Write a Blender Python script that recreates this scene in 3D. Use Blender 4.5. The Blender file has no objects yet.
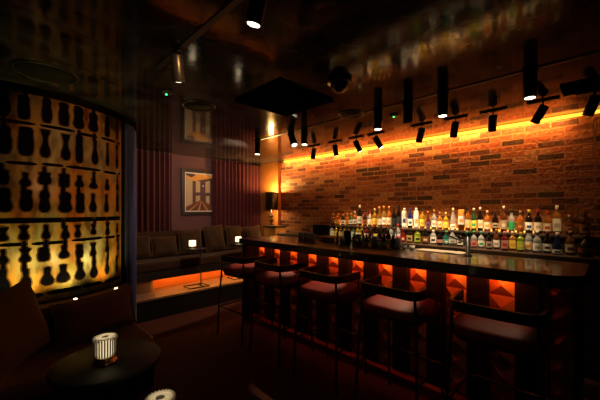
import bpy, math, random
from mathutils import Vector, Matrix
random.seed(7)
C = bpy.context.scene.collection
PI = math.pi
H = 1.479            # eye height
F = 310.0
ZC = 2.45            # ceiling
XW, YW = 4.2, 5.4    # brick wall, far wall
CX, CY, CR = 0.2, 4.3, 1.03   # round booth drum

# ------------------------------------------------------------------ helpers
def y_at(px, X):
    t = (px - 300) / F
    return X * (1 - t) / (1 + t)
def x_at(px, Y):
    t = (px - 300) / F
    return Y * (1 + t) / (1 - t)
def z_at(px, X, py):
    t = (px - 300) / F
    d = 2 * X / (1 + t) / math.sqrt(2)
    return H + (209.5 - py) * d / F
def drum_angle(px, R):
    t = (px - 300) / F
    dx, dy = (1 + t), (1 - t)
    n = math.hypot(dx, dy); dx /= n; dy /= n
    b = dx * CX + dy * CY
    disc = b * b - (CX * CX + CY * CY - R * R)
    s = b - math.sqrt(max(disc, 0))
    return math.atan2(dy * s - CY, dx * s - CX), s
def drum_z(px, R, py):
    a, s = drum_angle(px, R)
    t = (px - 300) / F
    d = s / math.hypot(1, t)
    return H + (209.5 - py) * d / F

class MB:
    def __init__(self):
        self.v = []; self.f = []; self.m = []; self.s = []
        self.M = Matrix.Identity(4)
    def add(self, vs, fs, mat=0, smooth=False):
        o = len(self.v)
        self.v += [tuple(self.M @ Vector(p)) for p in vs]
        for f in fs:
            self.f.append([i + o for i in f]); self.m.append(mat); self.s.append(smooth)
        return self
    def box(self, x0, x1, y0, y1, z0, z1, mat=0):
        vs = [(x0,y0,z0),(x1,y0,z0),(x1,y1,z0),(x0,y1,z0),(x0,y0,z1),(x1,y0,z1),(x1,y1,z1),(x0,y1,z1)]
        return self.add(vs, [(0,3,2,1),(4,5,6,7),(0,1,5,4),(1,2,6,5),(2,3,7,6),(3,0,4,7)], mat)
    def prism(self, poly, z0, z1, mat=0, smooth=False):
        n = len(poly)
        vs = [(x,y,z0) for x,y in poly] + [(x,y,z1) for x,y in poly]
        fs = [tuple(range(n-1,-1,-1)), tuple(range(n,2*n))]
        self.add(vs, fs, mat)
        return self.add(vs, [(i,(i+1)%n,n+(i+1)%n,n+i) for i in range(n)], mat, smooth)
    def lathe(self, prof, seg=20, cx=0, cy=0, cz=0, mat=0, sq=0, smooth=True, wy=1.0, cap=True, flute=0, nfl=0):
        vs = []; fs = []
        for r, z in prof:
            for k in range(seg):
                a = 2*PI*k/seg
                c, s = math.cos(a), math.sin(a)
                if sq:
                    e = (abs(c)**sq + abs(s)**sq) ** (-1/sq)
                    c, s = c*e, s*e
                rr = r * (1 + flute*math.cos(nfl*a)) if flute else r
                vs.append((cx + rr*c, cy + rr*s*wy, cz + z))
        n = len(prof)
        for i in range(n-1):
            for k in range(seg):
                k2 = (k+1) % seg
                fs.append((i*seg+k, i*seg+k2, (i+1)*seg+k2, (i+1)*seg+k))
        if cap:
            fs.append(tuple(range(seg-1,-1,-1)))
            fs.append(tuple((n-1)*seg + k for k in range(seg)))
        return self.add(vs, fs, mat, smooth)
    def tube(self, pts, r, seg=8, mat=0, closed=False):
        pts = [Vector(p) for p in pts]; n = len(pts)
        vs = []; fs = []
        up = None
        for i, p in enumerate(pts):
            if closed:
                d = (pts[(i+1)%n] - pts[i-1]).normalized()
            else:
                d = (pts[min(i+1,n-1)] - pts[max(i-1,0)]).normalized()
            if up is None:
                up = Vector((0,0,1)) if abs(d.z) < .9 else Vector((1,0,0))
            a = (up - d*up.dot(d)).normalized(); b = d.cross(a); up = a
            rr = r[i] if isinstance(r, (list, tuple)) else r
            for k in range(seg):
                q = 2*PI*k/seg
                vs.append(tuple(p + (a*math.cos(q) + b*math.sin(q))*rr))
        for i in range(n if closed else n-1):
            j = (i+1) % n
            for k in range(seg):
                k2 = (k+1) % seg
                fs.append((i*seg+k, i*seg+k2, j*seg+k2, j*seg+k))
        if not closed:
            fs.append(tuple(range(seg-1,-1,-1)))
            fs.append(tuple((n-1)*seg+k for k in range(seg)))
        return self.add(vs, fs, mat, True)
    def arc_block(self, a0, a1, r0, r1, z0, z1, n=40, mat=0, clipx=None):
        """ring sector about the drum centre, optionally ending at x = clipx"""
        vs = []; fs = []
        for i in range(n+1):
            for r in (r0, r1):
                e = a1 if clipx is None else -math.acos(min(1, (clipx-CX)/r))
                a = a0 + (e-a0)*i/n
                x, y = CX + r*math.cos(a), CY + r*math.sin(a)
                vs += [(x,y,z0), (x,y,z1)]
        for i in range(n):
            o = 4*i; p = o+4
            fs += [(o+1,o+3,p+3,p+1), (o,p,p+2,o+2), (o+2,p+2,p+3,o+3), (o,o+1,p+1,p)]
        fs += [(0,2,3,1), (4*n,4*n+1,4*n+3,4*n+2)]
        return self.add(vs, fs, mat)
    def build(self, name, mats, parent=None, bevel=0, solid=0, sub=0):
        me = bpy.data.meshes.new(name)
        me.from_pydata(self.v, [], self.f)
        if not isinstance(mats, (list, tuple)): mats = [mats]
        for m in mats: me.materials.append(m)
        me.polygons.foreach_set('material_index', self.m)
        me.polygons.foreach_set('use_smooth', self.s)
        me.update()
        o = bpy.data.objects.new(name, me); C.objects.link(o)
        if parent: o.parent = parent
        if solid:
            md = o.modifiers.new('solid', 'SOLIDIFY'); md.thickness = solid
        if bevel:
            md = o.modifiers.new('bevel', 'BEVEL'); md.width = bevel; md.segments = 2; md.limit_method = 'ANGLE'
        if sub:
            md = o.modifiers.new('sub', 'SUBSURF'); md.levels = sub; md.render_levels = sub
        return o

def tag(o, label=None, cat=None, group=None, kind=None):
    if label: o['label'] = label
    if cat: o['category'] = cat
    if group: o['group'] = group
    if kind: o['kind'] = kind
    return o
def thing(name, label, cat, loc=(0,0,0), rotz=0, group=None):
    o = bpy.data.objects.new(name, None); C.objects.link(o)
    o.location = loc; o.rotation_euler = (0,0,rotz); o.empty_display_size = .1
    return tag(o, label, cat, group)
def struct(o, label=None):
    o['kind'] = 'structure'
    if label: o['label'] = label
    return o
def copy_tree(o, parent=None):
    c = o.copy(); C.objects.link(c)
    if parent: c.parent = parent
    for ch in list(o.children): copy_tree(ch, c)
    return c
ORD = ['', 'first', 'second', 'third', 'fourth', 'fifth', 'sixth', 'seventh', 'eighth', 'ninth', 'tenth', 'eleventh', 'twelfth']

# ------------------------------------------------------------------ materials
def new_mat(name):
    m = bpy.data.materials.new(name); m.use_nodes = True
    nt = m.node_tree; b = nt.nodes['Principled BSDF']
    return m, nt, b
def mat(name, col, rough=.5, metal=0, noise=0, scale=30, bump=0, spec=.5, trans=0, sheen=0, coat=0):
    m, nt, b = new_mat(name)
    b.inputs['Base Color'].default_value = (*col, 1)
    b.inputs['Roughness'].default_value = rough
    b.inputs['Metallic'].default_value = metal
    b.inputs['Specular IOR Level'].default_value = spec
    b.inputs['Transmission Weight'].default_value = trans
    b.inputs['Sheen Weight'].default_value = sheen
    b.inputs['Coat Weight'].default_value = coat
    if noise or bump:
        tc = nt.nodes.new('ShaderNodeTexCoord'); no = nt.nodes.new('ShaderNodeTexNoise')
        no.inputs['Scale'].default_value = scale; no.inputs['Detail'].default_value = 4
        nt.links.new(tc.outputs['Object'], no.inputs['Vector'])
        if noise:
            mx = nt.nodes.new('ShaderNodeMix'); mx.data_type = 'RGBA'
            mx.inputs[6].default_value = (*[c*(1-noise) for c in col], 1)
            mx.inputs[7].default_value = (*[min(1, c*(1+noise)) for c in col], 1)
            nt.links.new(no.outputs['Fac'], mx.inputs[0]); nt.links.new(mx.outputs[2], b.inputs['Base Color'])
        if bump:
            bp = nt.nodes.new('ShaderNodeBump'); bp.inputs['Strength'].default_value = bump
            bp.inputs['Distance'].default_value = .01
            nt.links.new(no.outputs['Fac'], bp.inputs['Height']); nt.links.new(bp.outputs['Normal'], b.inputs['Normal'])
    return m
def emit(name, col, strength):
    m, nt, b = new_mat(name)
    b.inputs['Base Color'].default_value = (*col, 1)
    b.inputs['Emission Color'].default_value = (*col, 1)
    b.inputs['Emission Strength'].default_value = strength
    return m

M = {}
M['black'] = mat('black_metal', (.012,.012,.014), .35, .0, .2, 60)
M['blackm'] = mat('black_powder_coat', (.02,.018,.018), .4, .3, .2, 60)
M['brass'] = mat('brass', (.55,.33,.12), .3, 1, .1, 40)
M['steel'] = mat('brushed_steel', (.45,.43,.42), .25, 1, .1, 60)
M['dsteel'] = mat('dark_steel', (.09,.085,.085), .3, .8, .1, 60)
M['carpet'] = mat('carpet', (.10,.034,.022), .95, 0, .45, 220, .6, spec=.1)
M['seat'] = mat('red_velvet', (.30,.03,.024), .55, 0, .12, 40, spec=.6)
M['seatd'] = mat('red_velvet_edge', (.22,.035,.03), .6, 0, .12, 40, spec=.3)
M['cush'] = mat('brown_velvet', (.038,.018,.006), .8, 0, .25, 14, .15, sheen=.1, spec=.2)
M['cushb'] = mat('umber_velvet', (.10,.05,.022), .8, 0, .25, 14, .15, sheen=.1, spec=.2)
M['post'] = mat('ebonised_post', (.012,.008,.007), .7, 0, .3, 18, spec=.15)
M['welt'] = mat('brown_piping', (.12,.055,.02), .8, 0, .2, 30)
M['bench'] = mat('bench_velvet', (.04,.017,.007), .8, 0, .25, 10, .1, sheen=.1, spec=.2)
M['banq'] = mat('banquette_leather', (.14,.06,.03), .6, 0, .25, 10, .1, spec=.3)
M['wine'] = mat('wine_velvet', (.065,.008,.012), .75, 0, .25, 25, sheen=.2, spec=.2)
M['navy'] = mat('navy_velvet', (.010,.03,.15), .7, 0, .2, 25, sheen=.2, spec=.3)
M['mauve'] = mat('mauve_plaster', (.105,.044,.05), .8, 0, .12, 6)
M['darkwall'] = mat('dark_paint', (.014,.012,.014), .6, 0, .2, 4)
M['pier'] = mat('ochre_plaster', (.30,.11,.022), .7, 0, .3, 7, .2)
M['barfr'] = mat('black_stained_wood', (.016,.011,.01), .4, 0, .3, 18)
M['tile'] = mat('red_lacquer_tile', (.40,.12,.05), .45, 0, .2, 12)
M['tile_lit'] = mat('lit_tile_facet', (.72,.40,.2), .45, 0, .2, 12)  # lighter copy of the tile; light on one facet put into its colour
M['platf'] = mat('platform_oak', (.30,.19,.11), .5, 0, .3, 8)
M['riser'] = mat('dark_riser', (.008,.006,.005), .6, 0, .2, 12)
M['recess'] = mat('terracotta_panel', (.45,.17,.06), .6, 0, .15, 6)
M['backbar'] = mat('back_bar_wood', (.05,.028,.017), .35, 0, .35, 12)
M['honey'] = mat('honey_wood', (.38,.2,.08), .4, 0, .25, 10)
M['white'] = mat('white_card', (.75,.72,.66), .6, 0, .05, 20)
M['cream'] = mat('cream_paper', (.6,.5,.36), .6, 0, .08, 20)
M['matte'] = mat('matte_black', (.005,.005,.005), .6, 0, .2, 40, spec=.0)
M['ribs'] = mat('ribbed_glass', (.5,.44,.36), .25)
M['ebony'] = mat('ebony_table', (.014,.014,.015), .5, 0, .3, 20, spec=.3)
M['porcelain'] = mat('porcelain', (.7,.66,.6), .3)
M['rubber'] = mat('black_rubber', (.01,.01,.01), .6)
M['ledge'] = mat('walnut_ledge', (.13,.062,.03), .35, 0, .35, 16)
M['clear'] = mat('clear_glass', (.9,.88,.85), .05, trans=.72)
M['lens'] = emit('lamp_lens', (1,.86,.62), 9)
M['amberbox'] = mat('amber_veneer', (.7,.33,.07), .35, 0, .4, 9)
M['glow'] = emit('lamp_glow', (1,.85,.55), 1.6)
M['led_o'] = emit('amber_led', (1,.40,.03), 2.6)
M['led_r'] = emit('red_led', (1,.15,.014), 60)
M['led_b'] = emit('orange_led', (1,.28,.03), 38)
M['led_g'] = emit('gold_led', (1,.42,.06), 5)
M['green'] = emit('green_led', (.02,1,.2), 6)
M['upl'] = emit('uplight_lens', (1,.9,.5), 14)

def wood_mat(name, a, b_, rough, sx, sy, sz, coat=0):
    m, nt, b = new_mat(name)
    tc = nt.nodes.new('ShaderNodeTexCoord'); mp = nt.nodes.new('ShaderNodeMapping')
    mp.inputs['Scale'].default_value = (sx, sy, sz)
    no = nt.nodes.new('ShaderNodeTexNoise'); no.inputs['Scale'].default_value = 1; no.inputs['Detail'].default_value = 6
    cr = nt.nodes.new('ShaderNodeValToRGB')
    cr.color_ramp.elements[0].position = .35; cr.color_ramp.elements[0].color = (*a, 1)
    cr.color_ramp.elements[1].position = .68; cr.color_ramp.elements[1].color = (*b_, 1)
    nt.links.new(tc.outputs['Object'], mp.inputs[0]); nt.links.new(mp.outputs[0], no.inputs[0])
    nt.links.new(no.outputs['Fac'], cr.inputs[0]); nt.links.new(cr.outputs[0], b.inputs['Base Color'])
    b.inputs['Roughness'].default_value = rough; b.inputs['Coat Weight'].default_value = coat
    b.inputs['Coat Roughness'].default_value = .05
    return m
M['counter'] = wood_mat('counter_wood', (.018,.012,.009), (.05,.034,.026), .34, 22, 3, 6, .4)
M['platf'] = wood_mat('platform_oak_planks', (.20,.12,.07), (.34,.21,.12), .5, 3, 22, 6)

def brick_mat():
    m, nt, b = new_mat('old_red_brick')
    tc = nt.nodes.new('ShaderNodeTexCoord'); mp = nt.nodes.new('ShaderNodeMapping')
    mp.inputs['Rotation'].default_value = (0, 0, 0)
    sep = nt.nodes.new('ShaderNodeSeparateXYZ'); com = nt.nodes.new('ShaderNodeCombineXYZ')
    nt.links.new(tc.outputs['Object'], sep.inputs[0])
    nt.links.new(sep.outputs['Y'], com.inputs['X']); nt.links.new(sep.outputs['Z'], com.inputs['Y'])
    no0 = nt.nodes.new('ShaderNodeTexNoise'); no0.inputs['Scale'].default_value = 14
    nt.links.new(com.outputs[0], no0.inputs[0])
    ad = nt.nodes.new('ShaderNodeVectorMath'); ad.operation = 'MULTIPLY_ADD'
    ad.inputs[1].default_value = (.012,.012,0)
    nt.links.new(no0.outputs['Color'], ad.inputs[0]); nt.links.new(com.outputs[0], ad.inputs[2])
    bt = nt.nodes.new('ShaderNodeTexBrick')
    bt.inputs['Scale'].default_value = 1
    bt.inputs['Brick Width'].default_value = .225; bt.inputs['Row Height'].default_value = .067
    bt.inputs['Mortar Size'].default_value = .007; bt.inputs['Mortar Smooth'].default_value = .3
    bt.inputs['Color1'].default_value = (.0,.0,.0,1); bt.inputs['Color2'].default_value = (1,1,1,1)
    bt.inputs['Mortar'].default_value = (.5,.5,.5,1); bt.inputs['Bias'].default_value = 0
    nt.links.new(ad.outputs[0], bt.inputs['Vector'])
    cr = nt.nodes.new('ShaderNodeValToRGB'); e = cr.color_ramp.elements
    e[0].position = 0; e[0].color = (.035,.016,.012,1)
    e[1].position = 1; e[1].color = (.48,.25,.14,1)
    for p, c in ((.10,(.07,.024,.016,1)), (.25,(.17,.045,.022,1)), (.5,(.31,.09,.036,1)), (.8,(.40,.15,.065,1))):
        q = e.new(p); q.color = c
    nt.links.new(bt.outputs['Color'], cr.inputs[0])
    no = nt.nodes.new('ShaderNodeTexNoise'); no.inputs['Scale'].default_value = 28; no.inputs['Detail'].default_value = 6
    nt.links.new(com.outputs[0], no.inputs[0])
    mx = nt.nodes.new('ShaderNodeMix'); mx.data_type = 'RGBA'; mx.blend_type = 'MULTIPLY'; mx.inputs[0].default_value = .75
    cr2 = nt.nodes.new('ShaderNodeValToRGB'); cr2.color_ramp.elements[0].position = .3; cr2.color_ramp.elements[1].position = .65
    cr2.color_ramp.elements[0].color = (.16,.15,.14,1)
    nt.links.new(no.outputs['Fac'], cr2.inputs[0])
    nt.links.new(cr.outputs[0], mx.inputs[6]); nt.links.new(cr2.outputs[0], mx.inputs[7])
    mo = nt.nodes.new('ShaderNodeMix'); mo.data_type = 'RGBA'
    mo.inputs[7].default_value = (.27,.14,.08,1)
    nt.links.new(bt.outputs['Fac'], mo.inputs[0]); nt.links.new(mx.outputs[2], mo.inputs[6])
    nt.links.new(mo.outputs[2], b.inputs['Base Color'])
    b.inputs['Roughness'].default_value = .8
    hs = nt.nodes.new('ShaderNodeMath'); hs.operation = 'MULTIPLY_ADD'
    hs.inputs[1].default_value = -1.6
    nt.links.new(bt.outputs['Fac'], hs.inputs[0]); nt.links.new(no.outputs['Fac'], hs.inputs[2])
    hs2 = nt.nodes.new('ShaderNodeMath'); hs2.operation = 'MULTIPLY_ADD'; hs2.inputs[1].default_value = .8
    nt.links.new(bt.outputs['Color'], hs2.inputs[0]); nt.links.new(hs.outputs[0], hs2.inputs[2])
    bp = nt.nodes.new('ShaderNodeBump'); bp.inputs['Strength'].default_value = 1; bp.inputs['Distance'].default_value = .02
    nt.links.new(hs2.outputs[0], bp.inputs['Height']); nt.links.new(bp.outputs[0], b.inputs['Normal'])
    return m
M['brick'] = brick_mat()

def ceiling_mat():
    m, nt, b = new_mat('polished_dark_plaster')
    tc = nt.nodes.new('ShaderNodeTexCoord')
    no = nt.nodes.new('ShaderNodeTexNoise'); no.inputs['Scale'].default_value = 2.6; no.inputs['Detail'].default_value = 8
    no.inputs['Distortion'].default_value = 1.2
    nt.links.new(tc.outputs['Object'], no.inputs[0])
    cr = nt.nodes.new('ShaderNodeValToRGB'); e = cr.color_ramp.elements
    e[0].position = .38; e[0].color = (.008,.007,.007,1); e[1].position = .72; e[1].color = (.06,.056,.052,1)
    nt.links.new(no.outputs['Fac'], cr.inputs[0]); nt.links.new(cr.outputs[0], b.inputs['Base Color'])
    mr = nt.nodes.new('ShaderNodeMapRange'); mr.inputs['To Min'].default_value = .05; mr.inputs['To Max'].default_value = .14
    b.inputs['Specular IOR Level'].default_value = .28
    nt.links.new(no.outputs['Fac'], mr.inputs[0]); nt.links.new(mr.outputs[0], b.inputs['Roughness'])
    no2 = nt.nodes.new('ShaderNodeTexNoise'); no2.inputs['Scale'].default_value = 5
    nt.links.new(tc.outputs['Object'], no2.inputs[0])
    bp = nt.nodes.new('ShaderNodeBump'); bp.inputs['Strength'].default_value = .06; bp.inputs['Distance'].default_value = .02
    nt.links.new(no2.outputs['Fac'], bp.inputs['Height']); nt.links.new(bp.outputs[0], b.inputs['Normal'])
    return m
M['ceil'] = ceiling_mat()

def screen_mat():
    m, nt, b = new_mat('dyed_amber_paper')
    tc = nt.nodes.new('ShaderNodeTexCoord')
    mp = nt.nodes.new('ShaderNodeMapping'); mp.inputs['Scale'].default_value = (1,1,.45)
    nt.links.new(tc.outputs['Object'], mp.inputs[0])
    no = nt.nodes.new('ShaderNodeTexNoise'); no.inputs['Scale'].default_value = 4.2; no.inputs['Detail'].default_value = 3
    nt.links.new(mp.outputs[0], no.inputs[0])
    cr = nt.nodes.new('ShaderNodeValToRGB'); e = cr.color_ramp.elements
    e[0].position = .36; e[0].color = (.46,.13,.02,1); e[1].position = .64; e[1].color = (.40,.36,.25,1)
    q = e.new(.46); q.color = (.46,.24,.05,1)
    q = e.new(.55); q.color = (.36,.27,.11,1)
    nt.links.new(no.outputs['Fac'], cr.inputs[0])
    no2 = nt.nodes.new('ShaderNodeTexNoise'); no2.inputs['Scale'].default_value = 13; no2.inputs['Detail'].default_value = 5
    nt.links.new(mp.outputs[0], no2.inputs[0])
    cr2 = nt.nodes.new('ShaderNodeValToRGB'); cr2.color_ramp.elements[0].position = .33; cr2.color_ramp.elements[1].position = .56
    cr2.color_ramp.elements[0].color = (.28,.22,.16,1)
    nt.links.new(no2.outputs['Fac'], cr2.inputs[0])
    mx = nt.nodes.new('ShaderNodeMix'); mx.data_type = 'RGBA'; mx.blend_type = 'MULTIPLY'; mx.inputs[0].default_value = 1
    nt.links.new(cr.outputs[0], mx.inputs[6]); nt.links.new(cr2.outputs[0], mx.inputs[7]); nt.links.new(mx.outputs[2], b.inputs['Base Color'])
    b.inputs['Roughness'].default_value = .38
    return m
M['screen'] = screen_mat()
M['ink'] = mat('indigo_ink', (.004,.004,.009), .9, 0, .2, 20, spec=0)
_cols = {}
def cmat(kind, col):
    k = (kind, col)
    if k not in _cols:
        if kind == 'glass': _cols[k] = mat('bottle_glass_%d' % len(_cols), col, .06, trans=.75, coat=.2)
        elif kind == 'paper': _cols[k] = mat('bottle_label_%d' % len(_cols), col, .55, 0, .06, 60)
        else: _cols[k] = mat('bottle_cap_%d' % len(_cols), col, .35)
    return _cols[k]

# ------------------------------------------------------------------ lights
def spot(name, loc, target, energy, angle, col=(1,.72,.42), blend=.5, size=.02):
    l = bpy.data.lights.new(name, 'SPOT'); l.energy = energy; l.color = col
    l.spot_size = math.radians(angle); l.spot_blend = blend; l.shadow_soft_size = size
    o = bpy.data.objects.new(name, l); C.objects.link(o); o.location = loc
    o.rotation_euler = (Vector(target) - Vector(loc)).to_track_quat('-Z', 'Y').to_euler()
    return o
def point(name, loc, energy, col=(1,.75,.45), size=.03):
    l = bpy.data.lights.new(name, 'POINT'); l.energy = energy; l.color = col; l.shadow_soft_size = size
    o = bpy.data.objects.new(name, l); C.objects.link(o); o.location = loc
    return o

# ------------------------------------------------------------------ setting
X0, Y0 = -1.75, -1.7
struct(MB().box(X0,XW+.2,Y0,YW+.2,-.1,0).build('floor', M['carpet']))
struct(MB().box(X0-.1,XW+.2,Y0-.1,YW+.2,ZC,ZC+.1).build('ceiling', M['ceil']))
struct(MB().box(XW,XW+.2,Y0,YW+.2,0,ZC).build('wall_right', M['brick']))
struct(MB().box(X0,XW,YW,YW+.2,0,ZC).build('wall_back', M['mauve']))
struct(MB().box(X0-.1,X0,Y0,YW+.2,0,ZC).build('wall_left', M['darkwall']))
struct(MB().box(X0,XW+.2,Y0-.1,Y0,0,ZC).build('wall_front', M['darkwall']))
# pier beside the brickwork
struct(MB().box(4.12,XW-.002,4.75,YW-.002,0,ZC-.002).build('trim_1', M['pier']), 'ochre plaster pier in the corner between curtain and brick wall')
# raised platform under the far bench
PZ, PY = .29, 4.33
pf = MB().box(1.0,4.1,PY,YW-.005,0,PZ-.03,0); pf.box(1.0,4.1,PY-.012,YW-.005,PZ-.03,PZ,1)
struct(pf.build('floor_platform', [M['riser'], M['platf']]), 'raised timber platform with dark riser below the far bench')
# round drum behind the booth: core + dark cornice
struct(MB().prism([(CX+1.015*math.cos(2*PI*i/72), CY+1.015*math.sin(2*PI*i/72)) for i in range(72)], 0, ZC-.002, 0, True).build('wall_drum', M['darkwall']), 'round dark drum wall behind the booth')
struct(MB().arc_block(math.radians(-200), math.radians(50), 1.016, 1.075, 2.40, ZC-.002, 60).build('trim_2', M['matte']), 'dark curved cornice above the amber screen')

# ------------------------------------------------------------------ amber screen
A_END = drum_angle(119.5, CR)[0]
def on_drum(a, z, R): return (CX + R*math.cos(a), CY + R*math.sin(a), z)
t = thing('wall_screen', 'curved amber dyed paper screen with dark peg shapes behind the booth', 'screen', on_drum(math.radians(-90), .72, 1.03))
lx, ly, lz = t.location
def loc_dr(a, z, R): p = on_drum(a, z, R); return (p[0]-lx, p[1]-ly, p[2]-lz)
sc = MB(); a0 = math.radians(-190)
n = 90; vs = []; fs = []
for i in range(n+1):
    a = a0 + (A_END-a0)*i/n
    for r in (1.018, 1.034):
        vs += [loc_dr(a, .725, r), loc_dr(a, 2.398, r)]
for i in range(n):
    o = 4*i; p = o+4
    fs += [(o+1,o+3,p+3,p+1),(o,p,p+2,o+2),(o+2,p+2,p+3,o+3),(o,o+1,p+1,p)]
fs += [(0,2,3,1),(4*n,4*n+1,4*n+3,4*n+2)]
sc.add(vs, fs, 0, True)
rs = random.Random(3)
def blob(ac, z0, z1, w, kind, halo=True):
    prof = {0:[(.0,.25),(.06,.5),(.2,.48),(.38,.42),(.55,.75),(.72,1),(.88,.9),(.97,.5),(1,.2)],   # pin: narrow top, wide foot
            1:[(.0,.3),(.07,.7),(.25,.9),(.45,.75),(.6,.85),(.8,1),(.94,.75),(1,.3)],               # double lobe
            2:[(.0,.6),(.1,.9),(.3,.8),(.5,1),(.75,.95),(.93,.8),(1,.35)],
            3:[(.0,.9),(.12,.8),(.3,.45),(.5,.55),(.7,.95),(.9,.9),(1,.4)]}[kind]
    vs = []; fs = []
    js = [1 + rs.uniform(-.08,.08) for _ in prof]
    if halo:
        hv = []; hf = []
        for (q, h), j in zip(prof, js):
            z = z1+.007 + (z0-z1-.014)*q
            for s in (-1,-.5,.5,1): hv.append(loc_dr(ac + s*(h*j*w+.010)/CR, z, 1.0353 if abs(s)<1 else 1.0345))
        for i in range(len(prof)-1):
            for k in range(3): hf.append((i*4+k, i*4+k+4, i*4+k+5, i*4+k+1))
        sc.add(hv, hf, 2, True)
    for (q, h), j in zip(prof, js):
        z = z1 + (z0-z1)*q
        for s in (-1,-.5,.5,1):
            bulge = 1.0375 + .004*(1-abs(s))
            vs.append(loc_dr(ac + s*h*j*w/CR, z, bulge if abs(s)<1 else 1.0358))
    for i in range(len(prof)-1):
        for k in range(3):
            o = i*4+k
            fs.append((o, o+4, o+5, o+1))
    sc.add(vs, fs, 1, True)
cols = [3,24.5,45.5,64,78.5,93.5,107,117]
angs = [drum_angle(p, CR)[0] for p in cols]
step = angs[1]-angs[0]
angs = [angs[0]-step*k for k in range(6,0,-1)] + angs
rows = [(2.19,2.385,.036,(1,2)), (1.90,2.13,.034,(2,0,3)), (1.67,1.775,.032,(0,2)), (1.455,1.635,.036,(0,1,2)),
        (1.235,1.345,.028,(0,3)), (1.055,1.175,.03,(0,2,3)), (.85,1.015,.034,(0,0,1))]
for z0, z1, w, kinds in rows:
    for i, a in enumerate(angs):
        sq = .7 if i >= len(angs)-2 else 1
        if i == len(angs)-1: sq = .5
        blob(a + rs.uniform(-.012,.012), z0 + rs.uniform(-.01,.012), z1 + rs.uniform(-.012,.01), w*1.18*sq*rs.uniform(.75,1.25), rs.choice(kinds))
        if rs.random() < .55:   # dye run joining the peg to the line above
            blob(a + rs.uniform(-.01,.01), z1-.03, z1+.055, w*.42*sq, 2)
def bar(z, th, dash):
    a = a0
    while a < A_END - .01:
        L = rs.uniform(.12,.3) if dash else .1
        b = min(a + L, A_END - .004)
        k = 6; vs = []; fs = []
        jz = rs.uniform(-.006,.006) if dash else 0
        for i in range(k+1):
            q = a + (b-a)*i/k
            h = th * (1 if not dash or 0 < i < k else .45)
            vs += [loc_dr(q, z+jz-h, 1.0352), loc_dr(q, z+jz+h, 1.0352)]
        for i in range(k): fs.append((2*i,2*i+2,2*i+3,2*i+1))
        sc.add(vs, fs, 1, True)
        a = b + (rs.uniform(.015,.035) if dash else 0)
for z, th, d in ((2.16,.013,1),(1.845,.013,1),(1.39,.02,0),(1.205,.013,1),(.785,.018,1)): bar(z, th, d)
sc.build('screen_panel', [M['screen'], M['ink'], mat('dye_bleed', (.17,.075,.022), .7, 0, .5, 30, spec=.2)], t)
eb = MB().add([loc_dr(A_END, .725, 1.018), loc_dr(A_END+.012, .725, 1.018), loc_dr(A_END+.012,.725,1.04), loc_dr(A_END,.725,1.04),
               loc_dr(A_END, 2.398, 1.018), loc_dr(A_END+.012, 2.398, 1.018), loc_dr(A_END+.012,2.398,1.04), loc_dr(A_END,2.398,1.04)],
              [(0,3,2,1),(4,5,6,7),(0,1,5,4),(1,2,6,5),(2,3,7,6),(3,0,4,7)])
eb.build('edge_strip', M['honey'], t)

def pleat(pts_fn, n, amp, waves, z0, z1):
    m = MB(); vs = []; fs = []
    zs = [z0, z0+.25*(z1-z0), z0+.6*(z1-z0), z1-.06, z1]
    for j, z in enumerate(zs):
        k = 1 if j < 3 else .75
        for i in range(n+1):
            u = i/n
            w = math.sin(2*PI*waves*u + .5*math.sin(2*PI*u*2.3+j*.2))
            vs.append(pts_fn(u, amp*k*w, z))
    for j in range(len(zs)-1):
        for i in range(n):
            o = j*(n+1)+i
            fs.append((o, o+1, o+n+2, o+n+1))
    m.add(vs, fs, 0, True)
    return m
# navy curtain wrapped on the drum
cb = A_END + .035; ce = math.radians(50)
nv = pleat(lambda u, w, z: on_drum(cb+(ce-cb)*u, z, 1.062+w), 150, .018, 19, .02, 2.396)
tag(nv.build('curtain', M['navy'], solid=.006), 'dark navy pleated curtain wrapped round the drum beside the amber screen', 'curtain')

# ------------------------------------------------------------------ booth banquette
t = thing('banquette', 'curved brown booth banquette with wooden back ledge under the amber screen', 'bench', (.2,2.9,0))
def sh(m):  # shift to the thing's frame
    m.M = Matrix.Translation((-.2,-2.9,0)); return m
AS = math.radians(-160)
sh(MB()).arc_block(AS, 0, 1.20, 1.76, .0, .30, 48, clipx=.98).build('seat_base', M['riser'], t)
sh(MB()).arc_block(AS, 0, 1.19, 1.80, .302, .42, 48, clipx=.975).build('seat', M['banq'], t, bevel=.03)
sh(MB()).arc_block(AS, 0, 1.085, 1.188, .0, .665, 48, clipx=.985).build('backrest', M['banq'], t, bevel=.01)
sh(MB()).arc_block(AS, 0, 1.083, 1.225, .667, .72, 48, clipx=1.0).build('ledge', M['ledge'], t, bevel=.006)
# ledge uplights
for i, px in enumerate((116, 75.5, 31, -30)):
    a, s = drum_angle(px, 1.18)
    x, y, z = on_drum(a, .721, 1.18)
    u = thing('uplight', ['small round uplight on the ledge at the right end of the amber screen',
                          'small round uplight on the ledge in the middle of the amber screen',
                          'small round uplight on the ledge behind the large booth cushion',
                          'small round uplight on the ledge left of the large booth cushion'][i], 'light', (x,y,z), 0, 'ledge uplights')
    MB().lathe([(.018,0),(.02,.002),(.02,.008),(.016,.01)], 16).build('housing', M['brass'], u)
    MB().lathe([(.014,.0102),(.013,.012)], 16).build('lens', M['upl'], u)
    q = on_drum(a, 1.5, 1.0)
    spot('uplight_lamp', (x,y,z+.03), (q[0],q[1],1.5), 5.5, 130, (1,.76,.17), .9, .015)

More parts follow.
